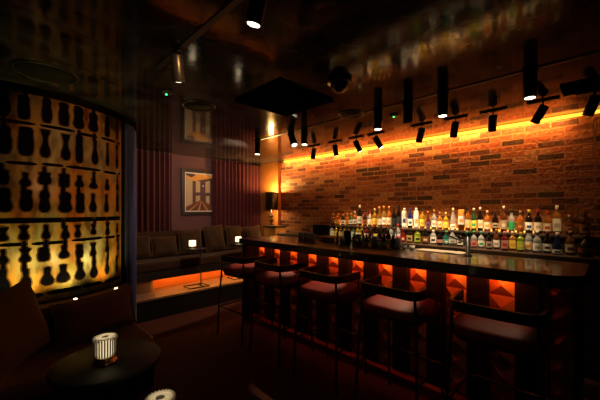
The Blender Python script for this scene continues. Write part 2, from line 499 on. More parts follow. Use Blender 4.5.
def pillow_mesh(w, h, th, n=14, sag=0):
    m = MB()
    for side in (1,-1):
        vs = []; fs = []
        for j in range(n+1):
            for i in range(n+1):
                u = -1+2*i/n; v = -1+2*j/n
                pin = 1 - .07*(1-u*u)*abs(v)**3 ; piv = 1 - .07*(1-v*v)*abs(u)**3
                x = u*w/2*piv; z = v*h/2*pin
                prof = max(0, (1-abs(u)**2.6))**.55 * max(0, (1-abs(v)**2.6))**.55
                wr = 1 + .08*math.sin(u*5+v*3) + .06*math.sin(v*7-u*2)
                vs.append((x, side*(-1)*th/2*prof*wr, z - sag*prof*.1))
        for j in range(n):
            for i in range(n):
                o = j*(n+1)+i
                f = (o, o+1, o+n+2, o+n+1)
                fs.append(f if side > 0 else f[::-1])
        m.add(vs, fs, 0, True)
    return m
def cushion(label, loc, w, h, th, rz, lean, roll=0, group=None, m='cush'):
    t = thing('cushion', label, 'cushion', loc, 0, group)
    t.rotation_euler = (Matrix.Rotation(rz,4,'Z') @ Matrix.Rotation(lean,4,'X') @ Matrix.Rotation(roll,4,'Y')).to_euler()
    pillow_mesh(w,h,th).build('cushion_cover', M[m], t)
    pts = []
    for k in range(48):
        q = k/48*4; s = int(q); f = q-s
        u, v = [(-1+2*f,-1),(1,-1+2*f),(1-2*f,1),(-1,1-2*f)][s]
        pin = 1 - .07*(1-u*u)*abs(v)**3 ; piv = 1 - .07*(1-v*v)*abs(u)**3
        pts.append((u*w/2*piv, 0, v*h/2*pin))
    MB().tube(pts, .006, 6, closed=True).build('piping', M['welt'], t)
    return t
# local -Y is the cushion's front; rz turns it
cushion('large dark brown cushion standing at the left end of the booth seat', (.10,2.74,.715), .56, .50, .16, math.radians(54), math.radians(-14), math.radians(-6), m='cushb')
a = math.radians(-70.5)
cushion('wide brown lumbar cushion leaning on the booth backrest under the ledge', (CX+1.315*math.cos(a), CY+1.315*math.sin(a), .59), .66, .33, .13, a+PI/2, math.radians(-14), m='cushb')

# ------------------------------------------------------------------ low tables with candle lamps
def fluted_lamp(loc, label, energy, emis='glow'):
    t = thing('table_lamp', label, 'lamp', loc, 0, 'fluted candle lamps')
    MB().lathe([(.052,0),(.054,.006),(.05,.012),(.044,.016),(.044,.03),(.04,.034)], 28).build('base', M['brass'], t)
    MB().lathe([(.038,.034),(.0415,.04),(.0415,.118),(.04,.122)], 40).build('lamp_shade', M['glow_s'], t)
    for k in range(24):
        a = 2*PI*k/24; c, s_ = math.cos(a), math.sin(a)
        MB().tube([(.043*c,.043*s_,.036),(.046*c,.046*s_,.05),(.046*c,.046*s_,.121)], .0033, 6).build('glass_rib', M['ribs'], t)
    r = MB(); nn = 24
    r.lathe([(.017,.1225),(.017,.127),(.044,.128),(.046,.1225)], 32, cap=False)
    for k in range(nn):
        a = 2*PI*k/nn
        r.tube([(.02*math.cos(a),.02*math.sin(a),.128),(.051*math.cos(a),.051*math.sin(a),.127),(.0535*math.cos(a),.0535*math.sin(a),.116)], .0022, 5)
    r.build('pleated_rim', M['white'], t)
    MB().lathe([(.0165,.1226),(.0165,.126)], 16).build('cap', M['black'], t)
    point('lamp_light', (loc[0],loc[1],loc[2]+.2), energy, (1,.75,.42), .04)
    return t
def shade_mat():
    m, nt, b = new_mat('fluted_glass_shade')
    b.inputs['Base Color'].default_value = (.8,.72,.55,1); b.inputs['Roughness'].default_value = .3
    b.inputs['Emission Color'].default_value = (1,.8,.45,1); b.inputs['Emission Strength'].default_value = .75
    return m
M['glow_s'] = shade_mat()
def round_table(x, y, z, r, label):
    t = thing('cocktail_table', label, 'table', (x,y,0), 0)
    MB().lathe([(r-.012,z-.03),(r,z-.022),(r,z-.006),(r-.006,z)], 64).build('tabletop', M['ebony'], t)
    MB().lathe([(.028,.02),(.025,.1),(.025,z-.05),(.06,z-.031)], 20).build('pedestal', M['black'], t)
    MB().lathe([(.19,0),(.19,.012),(.03,.02)], 40).build('base', M['black'], t)
round_table(.425,1.80,.72,.243, 'round black cocktail table in front of the curved booth')
fluted_lamp((.405,1.775,.7205), 'glowing fluted lamp on the round black booth table', .3)
round_table(.447,1.18,.655,.19, 'low black table at the bottom edge holding the second fluted lamp')
fluted_lamp((.447,1.18,.6555), 'fluted lamp cut by the bottom edge of the photo', .25)

# ------------------------------------------------------------------ far bench on the platform
t = thing('bench', 'long brown upholstered bench on the platform against the far wall', 'bench', (2.7,5.0,PZ))
def shb(): m = MB(); m.M = Matrix.Translation((-2.7,-5.0,-PZ)); return m
SZ = .71
shb().box(1.28,3.81,4.66,5.24,SZ-.13,SZ).build('seat', M['bench'], t, bevel=.025)
shb().box(1.28,3.81,4.64,5.24,.46,SZ-.132).build('fascia', M['riser'], t)
shb().box(1.55,3.81,4.84,4.90,PZ+.001,.459).build('recess_panel', M['recess'], t)
pp = [(1.28,5.2),(1.28,4.66)] + [(1.60+.1*math.sin(q), 4.76-.1*math.cos(q)) for q in [i*PI/16 for i in range(9)]] + [(1.70,5.2)]
shb().prism(pp[::-1], PZ+.001, .458, 0, True).build('plinth', M['honey'], t)
shb().box(1.28,4.09,5.245,5.285,PZ,1.12).build('backrest', M['bench'], t, bevel=.02)
shb().box(1.72,3.78,4.700,4.715,.448,.4595).build('light_strip', M['led_b'], t)
for px, w, h, z0, lean, rl, lab in ((140,.30,.34,0,-16,0,'brown cushion at the left end of the far bench beside the navy curtain'),
        (164.5,.41,.31,0,-18,0,'low wide brown cushion on the far bench, second from the left'),
        (190.5,.42,.40,0,-14,2,'brown square cushion on the far bench behind the small lit lamp'),
        (214.5,.39,.46,0,-12,-4,'tall brown cushion on the far bench below the right part of the picture'),
        (234,.33,.44,0,-12,4,'brown cushion on the far bench just right of the tall one, under the curtain'),
        (254.5,.34,.42,0,-12,-3,'brown cushion at the right end of the far bench beside the ochre pier')):
    yc = 5.09
    cushion(lab, (x_at(px,yc), yc, SZ+h/2+.022), w, h, .15, 0, math.radians(lean), math.radians(rl), 'cushions along the far bench')

# C shaped side table with a small lamp, on the platform
def c_table(x, y, label):
    t = thing('side_table', label, 'table', (x,y,PZ), 0, 'slim side tables by the far bench')
    MB().lathe([(.14,.568),(.145,.572),(.145,.585),(.14,.588)], 40, cy=.02).build('tabletop', M['black'], t)
    MB().tube([(.055,-.02,.01),(.055,-.02,.567)], .009, 10).build('leg', M['blackm'], t)
    MB().tube([(-.17,-.12,.009),(.14,-.12,.009),(.14,.1,.009),(-.17,.1,.009)], .008, 8, closed=True).tube([(.055,-.12,.009),(.055,.1,.009)], .008, 8).build('base', M['blackm'], t)
def cube_lamp(x, y, z, label, e):
    t = thing('table_lamp', label, 'lamp', (x,y,z), 0, 'small square lamps by the far bench')
    MB().lathe([(.036,0),(.036,.006),(.008,.01),(.008,.03),(.03,.034)], 20).build('base', M['brass'], t)
    MB().lathe([(.04,.0345),(.043,.038),(.043,.118),(.04,.122)], 24, sq=6).build('lamp_shade', M['glow'], t)
    point('lamp_light', (x,y,z+.19), e, (1,.75,.42), .04)
cx, cy = 2.27, 4.53
c_table(cx, cy, 'slim black side table in front of the far bench, holding a small lit lamp')
cube_lamp(cx-.06, cy+.03, PZ+.5885, 'small square glowing lamp on the slim table before the bench', .3)
cx, cy = x_at(239, 4.6), 4.6
c_table(cx, cy, 'slim side table half hidden behind the left end of the bar')
cube_lamp(cx, cy+.02, PZ+.5885, 'small square glowing lamp just behind the left end of the bar', .3)

# ------------------------------------------------------------------ curtains and picture on the far wall
def wall_curtain(xa, xb, label):
    w = (xb-xa)/.088
    m = pleat(lambda u, a, z: (xa+(xb-xa)*u, 5.323+a, z), int((xb-xa)/.006), .036, w, 1.0 if 0 else .3, ZC-.004)
    tag(m.build('curtain', M['wine'], solid=.005), label, 'curtain', 'wine red curtains on the far wall')
wall_curtain(1.30, x_at(172,5.322), 'wine red pleated curtain left of the framed picture')
wall_curtain(x_at(213,5.322), 4.10, 'wine red pleated curtain between the framed picture and the brick wall')
fx0, fx1, fz0, fz1 = 2.40, 3.10, 1.375, 2.215
t = thing('framed_picture', 'framed picture of a lit corridor on the mauve wall between curtains', 'picture', ((fx0+fx1)/2, 5.398, fz0))
ox, oy, oz = t.location
def shp(): m = MB(); m.M = Matrix.Translation((-ox,-oy,-oz)); return m
fw = .062
fr = shp()
fr.box(fx0,fx1,5.365,5.397,fz0,fz0+fw).box(fx0,fx1,5.365,5.397,fz1-fw,fz1).box(fx0,fx0+fw,5.365,5.397,fz0+fw,fz1-fw).box(fx1-fw,fx1,5.365,5.397,fz0+fw,fz1-fw)
fr.build('frame', M['barfr'], t)
shp().box(fx0+fw,fx1-fw,5.385,5.396,fz0+fw,fz1-fw).build('mount', M['white'], t)
pm = [mat('print_dark',(.05,.03,.035),.4), mat('print_cream',(.55,.42,.24),.4,0,.15,9), mat('print_plum',(.10,.05,.06),.4), mat('print_amber',(.75,.36,.07),.4,0,.2,8), mat('print_rust',(.16,.06,.035),.4,0,.3,30), mat('print_white',(.8,.68,.45),.4)]
pr = shp(); bx0, bx1, bz0, bz1 = fx0+fw+.022, fx1-fw-.022, fz0+fw+.022, fz1-fw-.022
def art(pts, k, d):
    vs = [(bx0+(bx1-bx0)*u, 5.3845-d*.0006, bz0+(bz1-bz0)*v) for u, v in pts]
    pr.add(vs, [tuple(range(len(vs)))], k)
art([(0,0),(1,0),(1,1),(0,1)], 2, 0)
art([(0,.1),(.24,.16),(.24,.82),(0,.88)], 1, 1)
art([(.24,.1),(.30,.12),(.30,.82),(.24,.82)], 2, 1)
art([(.36,.2),(.52,.24),(.52,.42),(.36,.4)], 1, 1)
art([(.36,.5),(.52,.5),(.52,.8),(.36,.82)], 1, 1)
art([(.74,.22),(.88,.18),(.88,.42),(.74,.4)], 1, 1)
art([(.72,.5),(.9,.5),(.9,.85),(.72,.8)], 1, 1)
art([(0,0),(1,0),(1,.12),(.62,.28),(.5,.28),(0,.1)], 4, 2)
for k in range(5):
    art([(.1+.17*k,0),(.15+.17*k,0),(.565,.27),(.555,.27)], 0 if k%2 else 3, 3)
art([(0,.88),(.3,.80),(.62,.86),(1,.92),(1,1),(0,1)], 3, 2)
art([(0,.96),(.2,.9),(.34,.96),(.3,1),(0,1)], 0, 3)
art([(.58,.62),(.68,.6),(.69,.76),(.58,.77)], 0, 3)
art([(.61,.66),(.65,.65),(.655,.71),(.61,.71)], 5, 4)
pr.build('print', pm, t)

# ------------------------------------------------------------------ bar front
BX, BY0, BY1 = 2.515, .152, 3.40
PIT, TW = .2975, .156
t = thing('bar_counter', 'dark bar front with red lit studded panels between black posts', 'bar', (BX, 1.8, 0))
def shf(): m = MB(); m.M = Matrix.Translation((-BX,-1.8,0)); return m
shf().box(BX+.012,BX+.09,BY0,BY1,.0,1.038).build('carcass', M['barfr'], t)
shf().box(BX-.09,BX+.011,BY0,BY1,.0,.085).build('plinth', M['seatd'], t, bevel=.004)
ys = [1.80 - k*PIT for k in range(-6, 6)]    # far edges of the lit panels
for k, yt in enumerate(ys):
    y1 = yt; y0 = yt - TW
    if y0 < BY0 or y1 > BY1: continue
    m = shf(); nz = 6; hz = (1.036-.087)/nz
    for r in range(nz):
        z0 = .087 + r*hz; z1 = z0 + hz
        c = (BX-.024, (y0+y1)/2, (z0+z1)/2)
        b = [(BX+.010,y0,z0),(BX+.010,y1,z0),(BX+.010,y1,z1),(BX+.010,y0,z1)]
        m.add(b+[c], [(0,4,1)], 0); m.add(b+[c], [(1,4,2)], 0); m.add(b+[c], [(2,4,3)], 0); m.add(b+[c], [(3,4,0)], 1)  # right-hand facet gets the tone painted as lit
    m.build('studded_panel', [M['tile'], M['tile_lit']], t)
    if y0 > .2: shf().box(2.4345,2.4445,y0+.004,y1-.004,1.022,1.0375).build('light_strip', M['led_r'], t)
    p = shf(); p.box(BX-.032,BX+.011,yt+.002,yt+PIT-TW-.002,.0865,1.037) if yt+PIT-TW < BY1+.02 else None
    if p.v: p.build('post', M['post'], t, bevel=.003)
shf().box(2.33,BX+.11,.114,BY0-.002,.0,1.038).build('end_panel', M['barfr'], t, bevel=.004)
shf().box(2.36,BX+.09,BY1+.002,BY1+.03,.0,1.038).build('end_panel', M['post'], t, bevel=.004)
shf().box(2.425,2.431,.18,BY1,1.000,1.0375).build('light_valance', M['barfr'], t)
# continuous counter
cp = []
def corner(cx, cy, r, a0, a1, n=10):
    for i in range(n+1):
        a = a0+(a1-a0)*i/n; cp.append((cx+r*math.cos(a), cy+r*math.sin(a)))
corner(2.295+.16, .10+.16, .16, PI, 1.5*PI)
corner(2.97-.05, .10+.05, .05, 1.5*PI, 2*PI)
corner(2.97-.03, 3.455-.03, .03, 0, PI/2)
corner(2.295+.05, 3.455-.05, .05, PI/2, PI)
ct = MB(); ct.M = Matrix.Translation((-2.63,-1.8,-1.04)); ct.prism(cp, 1.04, 1.10)
o = ct.build('countertop', M['counter'], bevel=.006); o.location = (2.63,1.8,1.04)
tag(o, 'long dark polished wooden bar countertop with rounded end', 'countertop')

# ------------------------------------------------------------------ stools
def make_stool():
    t = thing('bar_stool', 'x', 'stool', (0,0,0), 0, 'red bar stools along the counter')
    # domed upholstered seat
    m = MB(); n = 20; vs = []; fs = []
    for lv, (sc_, z) in enumerate(((.93,.700),(1,.715),(1,.745),(.985,.762))):
        for k in range(40):
            a = 2*PI*k/40; c, s = math.cos(a), math.sin(a); e = (abs(c)**5+abs(s)**5)**(-1/5)
            vs.append((.222*c*e*sc_, .236*s*e*sc_, z+.03))
    rings = 4
    for i, q in enumerate((.93,.8,.55,.25)):
        zz = .762 + .052*(1-q**2.4)
        for k in range(40):
            a = 2*PI*k/40; c, s = math.cos(a), math.sin(a); p = 5-2*(1-q); e = (abs(c)**p+abs(s)**p)**(-1/p)
            vs.append((.222*c*e*.985*q, .236*s*e*.985*q, zz+.03))
    vs.append((0,0,.8445))
    for l in range(7):
        for k in range(40):
            k2 = (k+1)%40; fs.append((l*40+k, l*40+k2, (l+1)*40+k2, (l+1)*40+k))
    for k in range(40): fs.append((7*40+k, 7*40+(k+1)%40, 8*40))
    fs.append(tuple(range(39,-1,-1)))
    m.add(vs, fs, 0, True); m.build('seat', M['seat'], t)
    fr = MB()
    pts = []
    for k in range(40):
        a = 2*PI*k/40; c, s = math.cos(a), math.sin(a); e = (abs(c)**6+abs(s)**6)**(-1/6)
        pts.append((.2*c*e, .207*s*e, .718))
    fr.tube(pts, .010, 8, closed=True); fr.build('seat_frame', M['blackm'], t)
    # bent back rail
    path = [(.10,-.232),(.0,-.230),(-.10,-.226),(-.165,-.218)]
    path += [(-.165-.055*math.sin(q), -.163-.055*math.cos(q)) for q in [i*PI/12 for i in range(1,7)]]
    path += [(-.224,-.08),(-.226,0)]
    path = path + [(x,-y) for x, y in path[-2::-1]]
    vs = []; fs = []; N = len(path)
    for i, (x, y) in enumerate(path):
        d = Vector((path[min(i+1,N-1)][0]-path[max(i-1,0)][0], path[min(i+1,N-1)][1]-path[max(i-1,0)][1])).normalized()
        nx, ny = d.y*.010, -d.x*.010
        for sx, z in ((1,.880),(1,.942),(-1,.942),(-1,.880)):
            vs.append((x+nx*sx, y+ny*sx, z))
    for i in range(N-1):
        o = 4*i; p = o+4
        for k in range(4): fs.append((o+k, o+(k+1)%4, p+(k+1)%4, p+k))
    fs += [(0,3,2,1), (4*N-4,4*N-3,4*N-2,4*N-1)]
    MB().add(vs, fs, 0, False).build('back_rail', M['blackm'], t, bevel=.004)
    for s in (-1,1):
        MB().tube([(-.245,.238*s,0),(-.222,.224*s,.5),(-.203,.214*s,.70),(-.205,.205*s,.884)], .010, 8).build('leg', M['blackm'], t)
        MB().tube([(.215,.222*s,0),(.195,.215*s,.5),(.19,.205*s,.715)], .010, 8).build('leg', M['blackm'], t)
        MB().tube([(.09,.205*s,.715),(.09,.222*s,.80),(.09,.228*s,.884)], .008, 8).build('arm_support', M['blackm'], t)
    fz = .335
    MB().tube([(-.231,-.229,fz),(.202,-.2175,fz),(.202,.2175,fz),(-.231,.229,fz)], .009, 8, closed=True).build('footrest', M['blackm'], t)
    return t
proto = make_stool()
SX = 2.165
stools = [(.47,2,'red padded bar stool nearest the camera at the right end of the bar'),
          (1.10,-1,'second red padded bar stool from the right end of the bar'),
          (1.765,1,'red padded bar stool in the middle of the row of five'),
          (2.42,-2,'second red padded bar stool from the left end of the bar'),
          (3.07,3,'farthest red padded bar stool at the left end of the bar')]
for i, (y, r, lab) in enumerate(stools):
    s = proto if i == 0 else copy_tree(proto)
    s.location = (SX,y,0); s.rotation_euler = (0,0,math.radians(r)); s['label'] = lab

# ------------------------------------------------------------------ back bar
t = thing('back_bar_cabinet', 'dark wooden back bar cabinet along the brick wall', 'cabinet', (3.95,2.1,0))
def shk(): m = MB(); m.M = Matrix.Translation((-3.95,-2.1,0)); return m
shk().box(3.66,XW-.005,-.25,4.25,1.015,1.055).build('worktop', M['backbar'], t, bevel=.004)
kb = shk()
kb.box(3.70,XW-.005,-.22,.9,.0,1.014).box(3.70,XW-.005,1.95,4.22,.0,1.014)
kb.box(4.08,XW-.005,.9,1.95,.0,1.014).box(3.70,4.08,.9,1.95,.0,.6)
kb.build('carcass', M['barfr'], t)
shk().box(3.72,4.07,.905,1.945,.601,.612).build('shelf_liner', M['honey'], t)
for y0 in (-.2,.35,2.0,2.55,3.1,3.65):
    d = shk().box(3.682,3.699,y0,y0+.53,.08,.99).build('door', M['backbar'], t, bevel=.003)
    shk().box(3.672,3.681,y0+.48,y0+.49,.7,.84).build('handle', M['brass'], d)
t = thing('bottle_riser', 'stepped wooden riser lifting the rear row of bottles on the back bar', 'shelf', (4.0,1.6,1.056))
def shr(): m = MB(); m.M = Matrix.Translation((-4.0,-1.6,-1.056)); return m
shr().box(3.905,XW-.01,-.15,3.32,1.205,1.23).build('shelf_board', M['backbar'], t, bevel=.003)
shr().box(3.925,XW-.01,-.14,3.31,1.0565,1.204).build('riser_panel', M['barfr'], t)
shr().box(4.165,4.18,.55,3.28,1.2305,1.24).build('light_strip', M['led_g'], t)
al = bpy.data.lights.new('riser_light', 'AREA'); al.shape = 'RECTANGLE'; al.size = 2.7; al.size_y = .03; al.energy = 4.5; al.color = (1,.42,.08)
ao = bpy.data.objects.new('riser_light', al); C.objects.link(ao); ao.location = (4.15, 1.92, 1.245)
ao.rotation_euler = Matrix(((0,-.8,.0),(1,0,0),(0,0,1))).to_euler(); ao.rotation_euler = Vector((-.35,0,-1)).to_track_quat('Z','Y').to_euler(); ao.rotation_euler = (Matrix.Rotation(math.radians(180-12),3,'Y') @ Matrix.Rotation(PI/2,3,'Z')).to_euler()
# amber end cabinet with table lamp
t = thing('end_cabinet', 'amber veneered cabinet in the corner carrying the black lamp', 'cabinet', (3.965,4.68,PZ))
MB().box(-.12,.145,-.18,.17,.0,.84).build('carcass', M['amberbox'], t, bevel=.004)
MB().box(-.135,.15,-.19,.18,.8405,.875).build('top', M['backbar'], t, bevel=.004)
lx_, ly_ = 3.955, 4.765; lz_ = PZ+.876
t = thing('table_lamp', 'black table lamp with drum shade and stacked stem in the corner', 'lamp', (lx_,ly_,lz_))
MB().lathe([(.07,0),(.07,.015),(.02,.02),(.016,.06),(.05,.085),(.055,.095),(.05,.105),(.016,.13),(.014,.15),(.045,.172),(.05,.182),(.045,.192),(.014,.215),(.012,.30)], 24).build('lamp_stem', M['black'], t)
sd = MB(); n = 40
sd.lathe([(.122,.31),(.122,.655),(.118,.655),(.118,.31),(.122,.31)], n, cap=False).build('lamp_shade', M['black'], t)
MB().lathe([(.003,.38),(.022,.40),(.026,.425),(.012,.46)], 14).build('bulb', emit('warm_bulb',(1,.6,.2),14), t)
MB().tube([(-.118,0,.33),(.118,0,.33)], .003, 6).tube([(0,0,.29),(0,0,.385)], .008, 8).build('shade_holder', M['black'], t)
point('lamp_light', (lx_,ly_,lz_+.635), 85, (1,.52,.14), .03)
point('lamp_light', (lx_,ly_,lz_+.335), 18, (1,.52,.14), .02)

# cove strip at the head of the brick wall
ls = thing('led_strip', 'glowing amber light strip along the top of the brick wall', 'light', (4.17, 2.2, 2.40))
MB().box(-.004,.026,-3.2,2.42,.0465,.0498).build('channel', M['black'], ls)
MB().box(-.006,.026,-3.2,2.42,.018,.046).build('diffuser', M['led_o'], ls)
al = bpy.data.lights.new('strip_light', 'AREA'); al.shape = 'RECTANGLE'; al.size = 4.3; al.size_y = .03; al.energy = 48; al.color = (1,.33,.06)
ao = bpy.data.objects.new('strip_light', al); C.objects.link(ao); ao.location = (4.125, 2.45, 2.405)
ao.rotation_euler = Matrix(((0,-.6,-.8),(1,0,0),(0,-.8,.6))).to_euler()

# ------------------------------------------------------------------ bottles
AM=(.62,.22,.03); DK=(.02,.012,.01); GR=(.05,.16,.05); CL=(.75,.75,.68); YE=(.72,.46,.04); BR=(.25,.08,.02); BL=(.02,.04,.28); RD=(.4,.03,.02); TE=(.04,.3,.22); GD=(.62,.4,.1)
W=(.8,.76,.66); CRM=(.72,.58,.36); YL=(.8,.58,.06); YG=(.48,.6,.05); GN=(.03,.36,.09); OR=(.75,.3,.04); PK=(.62,.26,.2); K=(.015,.015,.015); RE=(.5,.03,.02); BG=(.42,.3,.17); PU=(.2,.08,.2); NV=(.03,.05,.16)
# px, shape, width px, top y, glass, label, mark, cap, description
upper = [
 (333,'round',5,213.5,AM,CRM,OR,OR,'amber bottle with cream label at the left end of the raised row'),
 (338,'round',4.6,213,OR,OR,AM,AM,'orange bottle second from left in the raised row'),
 (343,'round',4.6,214,DK,W,K,AM,'dark bottle with small white label third from left in the raised row'),
 (347.3,'slim',3.8,213,AM,AM,BR,OR,'slim amber bottle fourth from left in the raised row'),
 (350.9,'round',4.4,213,GR,W,GN,AM,'green bottle with pale label left of the tall white-capped bottle'),
 (355,'round',4.4,211.5,AM,W,BG,CRM,'amber bottle with white label immediately left of the tall white-capped bottle'),
 (359.7,'round',5.4,205,DK,W,BG,W,'tall dark bottle with white cap and white label in the raised row'),
 (365,'round',4.6,212,DK,BR,DK,RE,'dark bottle with brown label right of the tall white-capped bottle'),
 (369.9,'round',4.6,211,CL,W,CRM,RE,'clear bottle with white label and red cap left of the yellow bottle'),
 (374.7,'round',4.8,208.5,YE,YL,OR,CRM,'bright yellow bottle with cream cap in the left half of the raised row'),
 (379.5,'slim',4.4,207,GD,W,CRM,OR,'bottle with white label and orange neck just right of the yellow bottle'),
 (384,'round',5,206,GD,W,BG,OR,'bottle with wide white label and orange neck, third left of the black pair'),
 (389,'round',5,206.3,AM,CRM,BG,OR,'bottle with cream label and orange neck beside the black pair'),
 (394,'round',5.2,207.5,DK,DK,K,K,'black bottle, left one of the black pair in the raised row'),
 (399,'round',5.2,204.5,DK,K,DK,K,'tall black bottle, right one of the black pair, next to the white bottle'),
 (404.3,'can',5,208,W,W,NV,W,'tall all-white bottle left of the blue bottle'),
 (410.1,'round',5.2,208,BL,W,NV,BL,'deep blue bottle with square white label'),
 (416.2,'can',5,208,CRM,W,OR,W,'tall cream bottle right of the blue bottle'),
 (422.3,'round',5,208.5,YE,YL,OR,K,'golden yellow bottle with dark cap right of the tall cream bottle'),
 (428,'slim',4,211,BR,PU,K,AM,'small slim dark bottle with purple label right of the golden yellow one'),
 (434,'round',5.4,210,CL,W,BG,AM,'clear bottle with tall white label left of two amber and yellow bottles'),
 (439.8,'round',5.6,212,OR,CRM,OR,AM,'orange bottle with cream label left of the short yellow bottle'),
 (445.8,'round',5.6,212.5,YE,YL,GD,GD,'short yellow bottle in the middle of the raised row'),
 (453,'cone',6.4,208,CL,W,AM,CRM,'pale cone shaped bottle with white label left of the striped tube'),
 (461.2,'tube',6.4,209.5,OR,W,OR,OR,'wide orange and white striped tube among the bottles'),
 (467.8,'round',5.6,207,AM,CRM,YL,DK,'amber bottle with pale yellow label right of the striped tube'),
 (473.8,'round',6,208,GR,YL,GN,CRM,'green bottle with yellow label and cream cap'),
 (480.2,'round',6,207,DK,CRM,BG,W,'dark bottle with cream label and white cap right of the green and yellow one'),
 (487.3,'round',6.4,210.5,AM,CRM,OR,(.8,.45,.25),'amber bottle with cream label and pale orange cap'),
 (495.3,'flask',7.2,211,DK,BG,K,K,'dark round shouldered flask in the right half of the raised row'),
 (503.6,'round',6.4,206,BR,BG,CRM,CRM,'tall red-brown bottle with beige label and cream cap left of the green label'),
 (511.6,'round',6.4,209.5,CL,GN,GN,K,'clear bottle with bright green lower label'),
 (520.2,'flask',7.4,211,AM,BR,AM,BR,'round brown decanter right of the green labelled bottle'),
 (529,'round',7.2,209.5,DK,W,NV,YL,'dark bottle with round white emblem label and yellow cap'),
 (538.2,'round',7.6,209,DK,CRM,BG,RE,'dark bottle with cream label and red cap'),
 (547.4,'round',7.6,211,AM,CRM,RE,RE,'amber bottle with cream label and red-black cap'),
 (557,'square',8.4,205.5,AM,CRM,BG,CRM,'tall square amber bottle with cream cap near the right end of the raised row'),
 (569.5,'flask',8.4,215,BR,BR,DK,BG,'dim brown decanter second from the right end of the raised row'),
 (585,'round',9,211,BR,BR,DK,BR,'dim tall brown bottle at the right end of the raised row'),
]
lower = [
 (331.8,'square',4.4,226.2,CL,W,CRM,K,'small bottle with white label at the left end of the front row'),
 (336,'square',4.2,226.2,YE,YL,GD,K,'small yellow labelled bottle second from left in the front row'),
 (340.3,'square',4.2,226.4,YE,CRM,YL,K,'small cream labelled bottle third from left in the front row'),
 (344.6,'square',4.2,226.4,YE,YL,GD,K,'small yellow labelled bottle fourth from left in the front row'),
 (348.9,'square',4.2,226.6,YE,YL,OR,K,'small yellow labelled bottle fifth from left in the front row'),
 (353.3,'square',4.2,226.6,GR,W,GN,K,'small bottle with pale green label sixth from left in the front row'),
 (357.8,'round',4.4,225,YE,W,YL,OR,'bottle with white and yellow label below the tall white-capped bottle'),
 (362,'round',4.4,225.2,YE,YL,OR,AM,'yellow bottle right of the white and yellow label in the front row'),
 (366.2,'round',4.4,226,RD,W,RE,RE,'bottle with white and red label in the left third of the front row'),
 (370.8,'slim',4.2,223,BR,DK,BR,YL,'dark slim bottle with yellow neck in the front row'),
 (375.7,'round',4.6,226,DK,YL,CRM,K,'dark bottle with pale yellow label behind the bar tools'),
 (381,'round',4.6,225.5,DK,DK,BR,K,'dark bottle with dark label behind the bar tools'),
 (386,'round',4.6,226,DK,BR,DK,BR,'brown labelled dark bottle behind the bar tools'),
 (391.2,'round',5,225.5,CL,W,BG,GR,'clear bottle with white label left of the red-capped one'),
 (397.8,'round',5.4,224,CL,W,RE,RE,'clear bottle with white label and tall red cap in the front row'),
 (402.8,'slim',4.4,228,RD,RE,W,RE,'small bright red bottle in the front row'),
 (409.4,'square',6,229,DK,GD,K,K,'black square bottle with small gold label below the blue bottle'),
 (417.6,'square',6.4,229,YG,YG,K,K,'square bottle with vivid lime green label'),
 (425.3,'round',6.2,227.5,DK,BR,CRM,BG,'dark round bottle with brown label right of the lime green one'),
 (433.2,'square',6.6,230,CL,W,K,CRM,'clear square bottle with white label left of the pink disc label'),
 (439.9,'flask',6.6,231,DK,PK,PK,K,'black flask with round pink label'),
 (446.4,'round',6.2,231,TE,TE,W,GN,'clear sea-green bottle behind the tap arm'),
 (452.4,'flask',7.4,229,CL,W,BG,W,'round white ceramic flask behind the tap arm'),
 (459.8,'round',6.4,231,DK,W,K,K,'black bottle with white emblem left of the green-topped tap'),
 (474,'round',6.2,231,CL,PK,RE,GN,'clear bottle with reddish label right of the green-topped tap'),
 (481.2,'round',6.6,231.5,CL,W,GN,TE,'clear bottle with white and green label and teal cap'),
 (489.2,'round',6.2,231.5,DK,BG,NV,NV,'dark bottle with small beige label right of the teal-capped one'),
 (496.4,'round',6.2,229,BR,W,BG,AM,'brown bottle with white label below the dark flask'),
 (504.7,'square',7.2,231.5,RD,PK,RE,PK,'squat red bottle with pink label'),
 (512.6,'square',7.2,231.5,OR,YL,OR,CRM,'squat orange bottle with yellow label below the green labelled bottle'),
 (520.7,'square',7.2,232,YG,YG,YL,GD,'squat yellow-green bottle beside the squat orange one'),
 (528.7,'round',7,229.5,CL,CRM,AM,DK,'bottle with tall cream label right of the yellow-green one'),
 (537.3,'round',7.8,231,CL,W,BG,W,'clear stout bottle with arched white label below the red-capped bottle'),
 (547.4,'round',8,232.5,DK,W,K,K,'black stout bottle with arched white label'),
 (557.4,'cone',9,232.5,NV,W,NV,W,'dark blue sloping bottle with white label low on its body'),
 (570.5,'round',9,231,BR,BG,DK,BR,'dim brown bottle second from the right end of the front row'),
 (586.5,'flask',14,235,DK,BR,DK,DK,'wide dim dark bottle at the right end of the front row'),
]
